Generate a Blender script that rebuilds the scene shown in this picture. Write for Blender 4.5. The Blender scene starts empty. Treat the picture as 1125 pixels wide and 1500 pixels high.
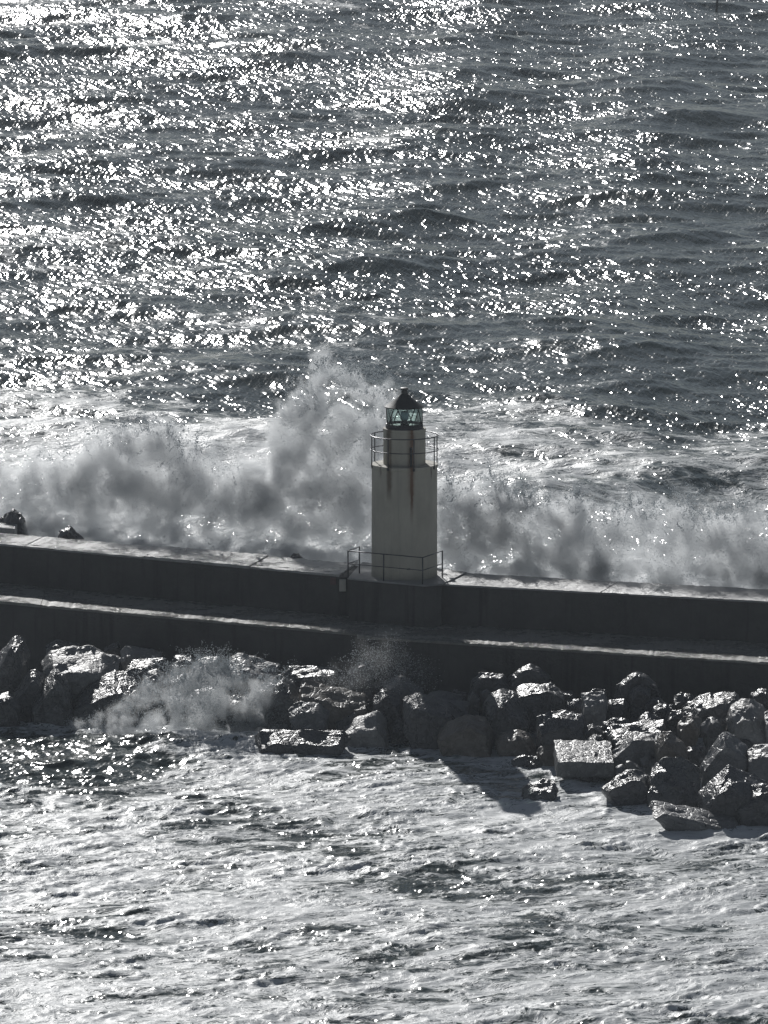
import bpy, bmesh, math, random
import numpy as np
from mathutils import Vector, Matrix, noise as mnoise

# ---------------------------------------------------------------- camera, sky, sun, exposure
scene = bpy.context.scene
COL = scene.collection
R = math.radians
CAM_Z = 44.9
PITCH = 0.1506            # radians below the horizon
FOC = 10000.0             # focal length in pixels of a 1125 x 1500 frame
cam_data = bpy.data.cameras.new('camera')
cam = bpy.data.objects.new('camera', cam_data)
COL.objects.link(cam)
cam.location = (0, 0, CAM_Z)
cam.rotation_euler = (math.pi / 2 - PITCH, 0, 0)
cam_data.sensor_fit = 'VERTICAL'
cam_data.sensor_height = 36.0
cam_data.lens = 36.0 * FOC / 1500.0
cam_data.clip_start = 1.0
cam_data.clip_end = 30000.0
scene.camera = cam

SUN_EL, SUN_AZ = R(25.4), R(10.0)      # sun stands beyond the sea, a little to the left
world = bpy.data.worlds.new('World')
scene.world = world
world.use_nodes = True
wn, wl = world.node_tree.nodes, world.node_tree.links
bg = wn['Background']
sky = wn.new('ShaderNodeTexSky')
sky.sky_type = 'NISHITA'
sky.sun_disc = False
sky.sun_elevation = SUN_EL
sky.sun_rotation = -SUN_AZ
sky.air_density = 0.8
sky.dust_density = 0.1
sky.ozone_density = 1.0
hs = wn.new('ShaderNodeHueSaturation')
hs.inputs['Saturation'].default_value = 0.6
wl.new(sky.outputs[0], hs.inputs['Color'])
wl.new(hs.outputs[0], bg.inputs['Color'])
bg.inputs['Strength'].default_value = 0.05

sun_data = bpy.data.lights.new('sun', 'SUN')
sun_data.energy = 5.0
sun_data.angle = R(0.5)
sun_data.color = (1.0, 0.985, 0.965)
sun = bpy.data.objects.new('sun', sun_data)
COL.objects.link(sun)
SUN_DIR = Vector((-math.sin(SUN_AZ) * math.cos(SUN_EL), math.cos(SUN_AZ) * math.cos(SUN_EL), math.sin(SUN_EL)))
sun.rotation_euler = (-SUN_DIR).to_track_quat('-Z', 'Y').to_euler()

scene.view_settings.view_transform = 'Standard'
scene.view_settings.look = 'None'
scene.view_settings.gamma = 1.0
scene.view_settings.use_curve_mapping = False
scene.view_settings.exposure = -0.85

cy = scene.cycles
cy.use_denoising = True
cy.max_bounces = 8
cy.diffuse_bounces = 2
cy.glossy_bounces = 3
cy.transmission_bounces = 6
cy.transparent_max_bounces = 12
cy.volume_bounces = 3
cy.volume_step_rate = 5.0
cy.sample_clamp_indirect = 4.0
cy.sample_clamp_direct = 0.0
cy.caustics_reflective = False
cy.caustics_refractive = False

# ---------------------------------------------------------------- helpers
cp, sp = math.cos(PITCH), math.sin(PITCH)
def ray(px, py):
    u, v = (px - 562.5) / FOC, (750 - py) / FOC
    return Vector((u, cp + v * sp, -sp + v * cp))
def at(px, py, z):                   # photo position -> point of the level z
    d = ray(px, py)
    t = (z - CAM_Z) / d.z
    return Vector((d.x * t, d.y * t, z))
def at_y(px, py, y):                 # photo position -> point at the distance y
    d = ray(px, py)
    t = y / d.y
    return Vector((d.x * t, y, CAM_Z + d.z * t))
def interp(x, pts):
    return float(np.interp(x, [p[0] for p in pts], [p[1] for p in pts]))

def mesh_obj(name, verts, faces, mat, parent=None, smooth=False):
    me = bpy.data.meshes.new(name)
    me.from_pydata([tuple(v) for v in verts], [], faces)
    if mat: me.materials.append(mat)
    if smooth:
        me.polygons.foreach_set('use_smooth', [True] * len(me.polygons))
    me.update()
    o = bpy.data.objects.new(name, me)
    COL.objects.link(o)
    if parent: o.parent = parent
    return o
def bm_obj(name, bm, mat, parent=None, smooth=False):
    bmesh.ops.recalc_face_normals(bm, faces=bm.faces)
    me = bpy.data.meshes.new(name)
    bm.to_mesh(me); bm.free()
    if mat: me.materials.append(mat)
    if smooth:
        me.polygons.foreach_set('use_smooth', [True] * len(me.polygons))
    o = bpy.data.objects.new(name, me)
    COL.objects.link(o)
    if parent: o.parent = parent
    return o
def thing(name, loc, label, cat, group=None):
    o = bpy.data.objects.new(name, None)
    COL.objects.link(o)
    o.location = loc
    o.empty_display_size = 0.3
    tag(o, label, cat, group)
    return o
def tag(o, label, cat, group=None):
    o['label'] = label; o['category'] = cat
    if group: o['group'] = group
    return o
def tube(bm, pts, r, n=8, closed=False):
    pts = [Vector(p) for p in pts]
    rings = []
    N = len(pts)
    for i, p in enumerate(pts):
        a = pts[(i - 1) % N] if (closed or i > 0) else p
        b = pts[(i + 1) % N] if (closed or i < N - 1) else p
        t = (b - a).normalized()
        s = t.cross(Vector((0, 0, 1)))
        if s.length < 1e-3: s = Vector((1, 0, 0))
        s.normalize(); w = s.cross(t)
        rings.append([bm.verts.new(p + s * (r * math.cos(2 * math.pi * k / n)) + w * (r * math.sin(2 * math.pi * k / n))) for k in range(n)])
    for i in range(N if closed else N - 1):
        A, B = rings[i], rings[(i + 1) % N]
        for k in range(n):
            bm.faces.new((A[k], A[(k + 1) % n], B[(k + 1) % n], B[k]))
    if not closed:
        bm.faces.new(rings[0][::-1]); bm.faces.new(rings[-1])
def lathe(bm, prof, n=64):
    rings = []
    for r, z in prof:
        if r < 1e-5:
            rings.append([bm.verts.new((0, 0, z))])
        else:
            rings.append([bm.verts.new((r * math.sin(2 * math.pi * k / n), -r * math.cos(2 * math.pi * k / n), z)) for k in range(n)])
    for A, B in zip(rings, rings[1:]):
        for k in range(n):
            k2 = (k + 1) % n
            if len(A) == 1 and len(B) == 1: continue
            if len(A) == 1: bm.faces.new((A[0], B[k2], B[k]))
            elif len(B) == 1: bm.faces.new((A[k], A[k2], B[0]))
            else: bm.faces.new((A[k], A[k2], B[k2], B[k]))
def prism(bm, poly, z0, z1):
    lo = [bm.verts.new((p[0], p[1], z0)) for p in poly]
    hi = [bm.verts.new((p[0], p[1], z1)) for p in poly]
    n = len(poly)
    bm.faces.new(lo[::-1]); bm.faces.new(hi)
    for i in range(n):
        bm.faces.new((lo[i], lo[(i + 1) % n], hi[(i + 1) % n], hi[i]))
def box(bm, c, sx, sy, sz, rot=None):
    m = Matrix.Translation(Vector(c)) @ (rot.to_4x4() if rot else Matrix.Identity(4)) @ Matrix.Diagonal((sx, sy, sz, 1))
    return bmesh.ops.create_cube(bm, size=1.0, matrix=m)['verts']

class NT:                               # small node-tree writer
    def __init__(self, name):
        self.m = bpy.data.materials.new(name)
        self.m.use_nodes = True
        self.t = self.m.node_tree
        self.t.nodes.clear()
        self.out = self.t.nodes.new('ShaderNodeOutputMaterial')
    def n(self, typ, ins=None, **kw):
        x = self.t.nodes.new(typ)
        for k, v in kw.items(): setattr(x, k, v)
        for k, v in (ins or {}).items():
            s = x.inputs[k]
            if isinstance(v, bpy.types.NodeSocket): self.t.links.new(v, s)
            else: s.default_value = v
        return x
    def math(self, op, a, b=0.0, clamp=False):
        return self.n('ShaderNodeMath', {0: a, 1: b}, operation=op, use_clamp=clamp).outputs[0]
    def ramp(self, x, a, b, lo=0.0, hi=1.0, smooth=True):
        return self.n('ShaderNodeMapRange', {0: x, 1: a, 2: b, 3: lo, 4: hi}, interpolation_type='SMOOTHSTEP' if smooth else 'LINEAR').outputs[0]
    def mix(self, f, a, b):
        x = self.n('ShaderNodeMix', data_type='RGBA')
        for s, v in ((x.inputs[0], f), (x.inputs[6], a), (x.inputs[7], b)):
            if isinstance(v, bpy.types.NodeSocket): self.t.links.new(v, s)
            else: s.default_value = v
        return x.outputs[2]
    def noise(self, vec, scale, detail=4, rough=0.55, dist=0.0):
        return self.n('ShaderNodeTexNoise', {'Vector': vec, 'Scale': scale, 'Detail': detail, 'Roughness': rough, 'Distortion': dist}).outputs[0]
    def mapping(self, vec, scale=(1, 1, 1), rot=(0, 0, 0), loc=(0, 0, 0)):
        return self.n('ShaderNodeMapping', {'Vector': vec, 'Scale': scale, 'Rotation': rot, 'Location': loc}).outputs[0]
    def stretch(self, vec, lx, ly, deg=0.0, loc=(0, 0, 0)):
        return self.n('ShaderNodeMapping', {'Vector': vec, 'Scale': (lx, ly, 1.0), 'Rotation': (0, 0, R(deg)), 'Location': loc}, vector_type='TEXTURE').outputs[0]
    def bump(self, h, strength, dist, normal=None):
        d = {'Height': h, 'Strength': strength, 'Distance': dist}
        if normal is not None: d['Normal'] = normal
        return self.n('ShaderNodeBump', d).outputs[0]
    def link(self, a, b): self.t.links.new(a, b)
    def surf(self, s): self.t.links.new(s, self.out.inputs['Surface']); return self.m
def rgb(r, g=None, b=None):
    if g is None: g = b = r
    return (r, g, b, 1.0)

# ---------------------------------------------------------------- materials
def mat_water(name, kind):
    t = NT(name)
    pos = t.n('ShaderNodeNewGeometry').outputs['Position']
    foam_amt = t.n('ShaderNodeAttribute', attribute_name='foam').outputs['Fac']
    # ripples too fine for the mesh
    if kind == 'sea':
        r1 = t.noise(t.stretch(pos, 0.5, 1.6, 20), 1.0, 2, 0.5)
        r2 = t.noise(t.stretch(pos, 0.25, 1.1, -12), 1.0, 1, 0.5)
        h = t.math('ADD', r1, t.math('MULTIPLY', r2, 0.35))
        pat = t.noise(t.stretch(pos, 22.0, 55.0, 25), 1.0, 2, 0.5)
        nb = t.bump(h, t.ramp(pat, 0.35, 0.65, 0.55, 1.0), 0.235)
    else:
        r1 = t.noise(t.stretch(pos, 0.7, 0.9, 30), 1.0, 2, 0.5)
        r2 = t.noise(t.stretch(pos, 0.22, 0.42, -16), 1.0, 1, 0.5)
        h = t.math('ADD', r1, t.math('MULTIPLY', r2, 0.3))
        nb = t.bump(h, 1.0, 0.13)
    water = t.n('ShaderNodeBsdfPrincipled', {'Base Color': rgb(0.044, 0.066, 0.062), 'Roughness': 0.145, 'IOR': 1.33, 'Normal': nb})
    # foam: drawn out streaks and lace
    def warp(p, lx, ly, amt, det):
        w = t.n('ShaderNodeTexNoise', {'Vector': t.stretch(p, lx, ly, 20), 'Scale': 1.0, 'Detail': det}).outputs['Color']
        v = t.n('ShaderNodeVectorMath', {0: w, 1: (0.5, 0.5, 0.5)}, operation='SUBTRACT').outputs[0]
        v = t.n('ShaderNodeVectorMath', {0: v, 'Scale': amt}, operation='SCALE').outputs[0]
        return t.n('ShaderNodeVectorMath', {0: p, 1: v}, operation='ADD').outputs[0]
    pw = warp(warp(pos, 3.2, 4.5, 2.6, 2.0), 0.5, 0.6, 0.55, 3.0)
    if kind == 'sea':
        f1 = t.noise(t.stretch(pw, 4.0, 6.5, 25), 1.0, 6, 0.62)
        f2 = t.noise(t.stretch(pw, 0.9, 1.2, -10), 1.0, 5, 0.68)
    else:
        f1 = t.noise(t.stretch(pw, 2.5, 0.85, 22), 1.0, 6, 0.6)
        f2 = t.noise(t.stretch(pw, 0.8, 0.55, 12), 1.0, 5, 0.68)
    fm = t.math('ADD', t.math('MULTIPLY', f1, 0.62), t.math('MULTIPLY', f2, 0.38))
    fac = t.math('SUBTRACT', t.math('ADD', fm, foam_amt), 1.0)
    # open creases between the rafts of foam
    cr = t.noise(t.stretch(pw, 1.7, 0.40, 22, (31, 7, 0)), 1.0, 3, 0.6)
    cr = t.ramp(t.math('ABSOLUTE', t.math('SUBTRACT', cr, 0.5)), 0.0, 0.03, 0.16, 0.0)
    fac = t.math('SUBTRACT', fac, cr)
    mask = t.ramp(fac, -0.035, 0.05)
    g1 = t.noise(t.stretch(pw, 0.75, 0.36, 22), 1.0, 4, 0.6)
    g2 = t.noise(t.stretch(pos, 0.07, 0.09, 0), 1.0, 2, 0.6)
    fh = t.math('ADD', g1, t.math('MULTIPLY', g2, 0.06))
    fbn = t.bump(fh, 1.0, 0.075 if kind == 'harbour' else 0.13)
    fc = t.mix(t.ramp(fac, 0.0, 0.13), rgb(0.34, 0.38, 0.39), rgb(0.76, 0.79, 0.80))
    foam = t.n('ShaderNodeBsdfPrincipled', {'Base Color': fc, 'Roughness': 0.5, 'IOR': 1.33, 'Specular IOR Level': 0.3, 'Normal': fbn})
    mx = t.n('ShaderNodeMixShader', {0: mask, 1: water.outputs[0], 2: foam.outputs[0]})
    return t.surf(mx.outputs[0])

def mat_concrete(name, base, wet=0.35, scale=1.0, bump=0.05, streak=0.3):
    t = NT(name)
    pos = t.n('ShaderNodeNewGeometry').outputs['Position']
    n1 = t.noise(pos, 0.8 * scale, 6, 0.65)
    n2 = t.noise(pos, 9.0 * scale, 5, 0.7)
    st = t.noise(t.mapping(pos, (2.2, 2.2, 0.15)), 1.0, 4, 0.6)
    c = t.mix(t.ramp(n1, 0.3, 0.7), rgb(*[b * 0.7 for b in base]), rgb(*[b * 1.25 for b in base]))
    c = t.mix(t.math('MULTIPLY', t.ramp(st, 0.5, 0.75), streak), c, rgb(*[b * 0.45 for b in base]))
    rough = t.ramp(n1, 0.35, 0.65, wet - 0.1, wet + 0.2)
    h = t.math('ADD', n2, t.math('MULTIPLY', n1, 0.5))
    b = t.bump(h, 1.0, bump)
    s = t.n('ShaderNodeBsdfPrincipled', {'Base Color': c, 'Roughness': rough, 'IOR': 1.45, 'Normal': b})
    return t.surf(s.outputs[0])

def mat_rock(name, a, b, rough=0.3, bump=0.09, scale=1.0):
    t = NT(name)
    pos = t.n('ShaderNodeTexCoord').outputs['Object']
    n1 = t.noise(pos, 1.7 * scale, 6, 0.65)
    n2 = t.noise(pos, 4.6 * scale, 5, 0.6)
    v = t.n('ShaderNodeTexVoronoi', {'Vector': pos, 'Scale': 3.2 * scale}, feature='DISTANCE_TO_EDGE').outputs[0]
    c = t.mix(t.ramp(n1, 0.3, 0.7), rgb(*a), rgb(*b))
    c = t.mix(t.ramp(n2, 0.55, 0.75), c, rgb(*[x * 1.5 for x in b]))
    h = t.math('ADD', n2, t.math('MULTIPLY', t.ramp(v, 0.0, 0.12), 0.25))
    bm_ = t.bump(h, 1.0, bump)
    ro = t.ramp(n1, 0.3, 0.7, rough - 0.06, rough + 0.12)
    s = t.n('ShaderNodeBsdfPrincipled', {'Base Color': c, 'Roughness': ro, 'IOR': 1.45, 'Normal': bm_})
    return t.surf(s.outputs[0])

def mat_plain(name, col, rough=0.5, metal=0.0, var=0.25, scale=6.0, bump=0.01):
    t = NT(name)
    pos = t.n('ShaderNodeTexCoord').outputs['Object']
    n1 = t.noise(pos, scale, 5, 0.65)
    c = t.mix(n1, rgb(*[x * (1 - var) for x in col]), rgb(*[x * (1 + var) for x in col]))
    s = t.n('ShaderNodeBsdfPrincipled', {'Base Color': c, 'Roughness': rough, 'Metallic': metal, 'Normal': t.bump(n1, 0.6, bump)})
    return t.surf(s.outputs[0])

def mat_tower():
    t = NT('weathered_plaster')
    pos = t.n('ShaderNodeTexCoord').outputs['Object']
    sx = t.n('ShaderNodeSeparateXYZ', {0: pos})
    X, Y, Z = sx.outputs
    n1 = t.noise(t.mapping(pos, (1.5, 1.5, 0.7)), 1.0, 6, 0.65)
    n2 = t.noise(pos, 10.0, 5, 0.7)
    st = t.noise(t.mapping(pos, (7, 7, 0.35)), 1.0, 4, 0.6)
    c = t.mix(t.ramp(n1, 0.3, 0.7), rgb(0.47, 0.445, 0.375), rgb(0.58, 0.55, 0.465))
    c = t.mix(t.math('MULTIPLY', t.ramp(st, 0.5, 0.8), 0.45), c, rgb(0.33, 0.31, 0.27))
    front = t.ramp(Y, 0.0, -0.3)
    wob = t.math('MULTIPLY', t.math('SUBTRACT', t.noise(t.mapping(pos, (1, 1, 1.0)), 3.0, 3, 0.6), 0.5), 0.12)
    xw = t.math('ADD', X, wob)
    for x0, w, ztop, zbot, col, k in ((0.27, 0.085, 4.2, 1.9, (0.15, 0.06, 0.025), 1.0), (0.25, 0.20, 4.2, 2.7, (0.22, 0.13, 0.08), 0.6),
                                      (-0.57, 0.14, 4.2, 2.7, (0.15, 0.11, 0.075), 0.9), (0.99, 0.04, 4.2, 3.6, (0.13, 0.09, 0.07), 0.7),
                                      (-0.90, 0.05, 4.2, 3.7, (0.18, 0.13, 0.1), 0.6)):
        d = t.math('ABSOLUTE', t.math('SUBTRACT', xw, x0))
        m = t.ramp(d, w, w * 0.25)
        zf = t.ramp(Z, zbot, zbot + (ztop - zbot) * 0.6)
        m = t.math('MULTIPLY', t.math('MULTIPLY', m, zf), front)
        m = t.math('MULTIPLY', m, t.ramp(st, 0.15, 0.5, 0.5, 1.0))
        c = t.mix(t.math('MULTIPLY', m, k), c, rgb(*col))
    # grime round the foot
    c = t.mix(t.math('MULTIPLY', t.ramp(t.math('ADD', Z, t.math('MULTIPLY', n2, 0.5)), 0.75, 0.1), 0.6), c, rgb(0.22, 0.2, 0.15))
    s = t.n('ShaderNodeBsdfPrincipled', {'Base Color': c, 'Roughness': 0.7, 'Normal': t.bump(t.math('ADD', n2, n1), 0.7, 0.02)})
    return t.surf(s.outputs[0])

def mat_glass():
    t = NT('lantern_glass')
    tr = t.n('ShaderNodeBsdfTransparent', {'Color': rgb(0.84, 0.95, 0.92)})
    gl = t.n('ShaderNodeBsdfGlossy', {'Color': rgb(0.9), 'Roughness': 0.05})
    df = t.n('ShaderNodeBsdfDiffuse', {'Color': rgb(0.45, 0.55, 0.52)})
    fr = t.n('ShaderNodeFresnel', {'IOR': 1.45})
    m = t.n('ShaderNodeMixShader', {0: t.math('MULTIPLY', fr.outputs[0], 0.8), 1: tr.outputs[0], 2: gl.outputs[0]})
    m2 = t.n('ShaderNodeMixShader', {0: 0.06, 1: m.outputs[0], 2: df.outputs[0]})
    return t.surf(m2.outputs[0])

def mat_drop():
    t = NT('spray_drops')
    d = t.n('ShaderNodeBsdfDiffuse', {'Color': rgb(0.82, 0.85, 0.87)})
    tr = t.n('ShaderNodeBsdfTranslucent', {'Color': rgb(0.82, 0.85, 0.87)})
    m = t.n('ShaderNodeMixShader', {0: 0.72, 1: d.outputs[0], 2: tr.outputs[0]})
    return t.surf(m.outputs[0])

M_SEA = mat_water('sea_water', 'sea')
M_HARB = mat_water('harbour_foam_water', 'harbour')
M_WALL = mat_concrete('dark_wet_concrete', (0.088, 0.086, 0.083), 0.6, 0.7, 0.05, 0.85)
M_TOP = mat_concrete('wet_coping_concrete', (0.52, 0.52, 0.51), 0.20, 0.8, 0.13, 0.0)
M_TOPR = mat_concrete('dry_coping_concrete', (0.32, 0.32, 0.32), 0.42, 1.0, 0.03, 0.0)
M_DECK = mat_concrete('quay_paving', (0.36, 0.355, 0.325), 0.22, 0.8, 0.12, 0.0)
M_RDARK = mat_rock('dark_wet_rock', (0.075, 0.075, 0.078), (0.15, 0.15, 0.155), 0.28, 0.07)
M_RGREY = mat_rock('grey_rock', (0.14, 0.142, 0.147), (0.25, 0.25, 0.255), 0.4, 0.06)
M_RPALE = mat_rock('pale_rock', (0.22, 0.215, 0.21), (0.38, 0.375, 0.365), 0.42, 0.06)
M_RBROWN = mat_rock('brown_rock', (0.12, 0.105, 0.09), (0.24, 0.215, 0.19), 0.4, 0.05)
M_RSPARK = mat_rock('glinting_wet_rock', (0.08, 0.08, 0.08), (0.20, 0.20, 0.20), 0.26, 0.085)
M_BLOCK = mat_rock('cast_concrete', (0.16, 0.16, 0.16), (0.27, 0.27, 0.265), 0.35, 0.06)
M_TOWER = mat_tower()
M_GLASS = mat_glass()
M_IRON = mat_plain('dark_iron', (0.03, 0.03, 0.032), 0.45, 0.3)
M_ROOF = mat_plain('dark_copper_roof', (0.045, 0.047, 0.045), 0.5, 0.2)
M_RAIL = mat_plain('galvanised_rail', (0.10, 0.10, 0.11), 0.32, 0.75)
M_LENS = mat_plain('lens_glass', (0.35, 0.48, 0.55), 0.1)
M_PLATE = mat_plain('pale_paint', (0.62, 0.6, 0.54), 0.5)
M_RED = mat_plain('faded_red_paint', (0.16, 0.09, 0.09), 0.6)
M_DROP = mat_drop()

# ---------------------------------------------------------------- the line of the wall
H = 4.4                    # top of the sea wall
ZQ = 2.84                  # quay level
PL_Z = H + 0.02
# near edge of the wall top, photo x -> photo y, and its far edge
NEAR_L = [(-700, 731.5), (0, 796), (495, 841.5)]
NEAR_R = [(640, 854), (1125, 880), (1700, 911)]
FAR_L = [(-700, 714), (0, 779.5), (495, 822)]
FAR_R = [(640, 835.5), (1125, 862), (1700, 893)]
def P(x, tab, z): return at(x, interp(x, tab), z)
QN_L = [(-700, 824), (0, 881), (525, 928)]
QN_R = [(525, 932), (670, 941), (1125, 970), (1700, 1007)]

nl = [P(x, NEAR_L, H) for x in (-700, 0, 495)]
fl = [P(x, FAR_L, H) for x in (-700, 0, 495)]
nr = [P(x, NEAR_R, H) for x in (640, 1125, 1700)]
fr_ = [P(x, FAR_R, H) for x in (640, 1125, 1700)]
wall_mid = sorted([tuple((a + b) / 2)[:2] for a, b in zip(nl + nr, fl + fr_)])
WX = np.array([p[0] for p in wall_mid]); WY = np.array([p[1] for p in wall_mid])
def wall_y(x): return np.interp(x, WX, WY)

# ---------------------------------------------------------------- water
rng = np.random.default_rng(7)
def comps(lams, per, slope, spread, seed, main=-math.pi / 2):
    r = np.random.default_rng(seed)
    out = []
    for lam in lams:
        for _ in range(per):
            l = lam * r.uniform(0.75, 1.35)
            k = 2 * math.pi / l
            th = main + r.normal(0, spread)
            a = slope(l) / k / math.sqrt(per / 2.0) * r.uniform(0.6, 1.3)
            out.append((k, k * math.cos(th), k * math.sin(th), a, r.uniform(0, 2 * math.pi), l))
    return out
def gerstner(X, Y, cs, spacing, chop=0.8, gain=None):
    Z = np.zeros_like(X); DX = np.zeros_like(X); DY = np.zeros_like(X)
    for k, kx, ky, a, ph, l in cs:
        w = np.clip((l / spacing - 1.8) / 1.8, 0, 1) * a
        p = (kx * X + ky * Y + ph).astype(np.float32)
        s, c = np.sin(p), np.cos(p)
        Z += w * c
        DX -= chop * w * (kx / k) * s
        DY -= chop * w * (ky / k) * s
    if gain is not None:
        Z *= gain; DX *= gain; DY *= gain
    return X + DX, Y + DY, Z
def value_noise(X, Y, sx, sy, seed, octaves=4):
    out = np.zeros_like(X); amp = 0.5
    for o in range(octaves):
        r = np.random.default_rng(seed + o)
        tab = r.random((256, 256)).astype(np.float32)
        u, v = X / sx * 2 ** o + 37.3 * o, Y / sy * 2 ** o + 11.9 * o
        iu, iv = np.floor(u).astype(int), np.floor(v).astype(int)
        fu, fv = u - iu, v - iv
        fu = fu * fu * (3 - 2 * fu); fv = fv * fv * (3 - 2 * fv)
        g = lambda i, j: tab[i % 256, j % 256]
        out += amp * ((g(iu, iv) * (1 - fu) + g(iu + 1, iv) * fu) * (1 - fv) + (g(iu, iv + 1) * (1 - fu) + g(iu + 1, iv + 1) * fu) * fv)
        amp *= 0.5
    return out / (1 - 0.5 ** octaves)
def sstep(x, a, b):
    t = np.clip((x - a) / (b - a), 0, 1)
    return t * t * (3 - 2 * t)
def grid_obj(name, X, Y, Z, foam, mat):
    ny, nx = X.shape
    co = np.stack([X, Y, Z], -1).reshape(-1, 3).astype(np.float32)
    idx = np.arange(nx * ny, dtype=np.int32).reshape(ny, nx)
    f = np.stack([idx[:-1, :-1], idx[:-1, 1:], idx[1:, 1:], idx[1:, :-1]], -1).reshape(-1, 4)
    me = bpy.data.meshes.new(name)
    me.vertices.add(len(co)); me.vertices.foreach_set('co', co.ravel())
    me.loops.add(f.size); me.loops.foreach_set('vertex_index', f.ravel())
    me.polygons.add(len(f))
    me.polygons.foreach_set('loop_start', np.arange(0, f.size, 4, dtype=np.int32))
    me.polygons.foreach_set('loop_total', np.full(len(f), 4, dtype=np.int32))
    me.polygons.foreach_set('use_smooth', np.ones(len(f), dtype=bool))
    me.update(calc_edges=True)
    at_ = me.attributes.new('foam', 'FLOAT', 'POINT')
    at_.data.foreach_set('value', foam.ravel().astype(np.float32))
    me.materials.append(mat)
    o = bpy.data.objects.new(name, me)
    COL.objects.link(o)
    o['kind'] = 'structure'
    return o

def build_sea():
    xs = np.concatenate([[-9000, -3000, -1200, -500, -250, -130, -80, -55], np.arange(-41, 41.01, 0.16), [55, 80, 130, 250, 500, 1200, 3000, 9000]])
    ss = [0.0]
    while ss[-1] < 375:
        d = ss[-1]
        ss.append(d + 0.22 + 0.42 * (d / 350.0))
    ss = np.array(ss + [400, 450, 550, 750, 1200, 2500, 6000, 14000])
    S, X = np.meshgrid(ss, xs, indexing='ij')
    Y = wall_y(X) + S
    gs = np.gradient(ss)[:, None] * np.ones_like(X)
    gx = np.gradient(xs)[None, :] * np.ones_like(X)
    spacing = np.maximum(gs * 0.8, gx)
    cs = comps([44, 28], 4, lambda l: 0.030, 0.5, 3, -math.pi / 2 + 0.15)
    cs += comps([17, 10, 6], 7, lambda l: 0.064, 0.75, 5, -math.pi / 2 + 0.3)
    cs += comps([3.6, 2.2, 1.35], 9, lambda l: 0.06, 0.6, 9, -math.pi / 2 + 0.35)
    cs += comps([0.85], 9, lambda l: 0.045, 0.8, 13, -math.pi / 2 + 0.3)
    gust = 0.75 + 0.6 * value_noise(X, Y, 26.0, 60.0, 50, 3)
    X2, Y2, Z = gerstner(X, Y, cs, spacing, 0.85, gust * np.clip(S / 6.0, 0.1, 1))
    lump = value_noise(X, Y, 2.2, 2.8, 77, 4) - 0.5
    near = sstep(S, 80, 25)
    Z += near * lump * 0.9
    # foam: broken water behind the wall, thinning seaward
    a = value_noise(X, Y, 16.0, 40.0, 21, 4)
    b = value_noise(X, Y, 60.0, 16.0, 31, 3)
    edge = S + 55 * (value_noise(X, Y, 14.0, 30.0, 61, 4) - 0.5)
    foam = 0.595 - 0.28 * sstep(edge, 28, 122) + 0.30 * (a - 0.5) + 0.26 * (b - 0.5) * sstep(S, 20, 50)
    foam += 0.04 * np.clip(Z, -1, 1) + 0.30 * sstep(S, 38, 22)
    grid_obj('sea', X2, Y2, Z, foam, M_SEA)

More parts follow.
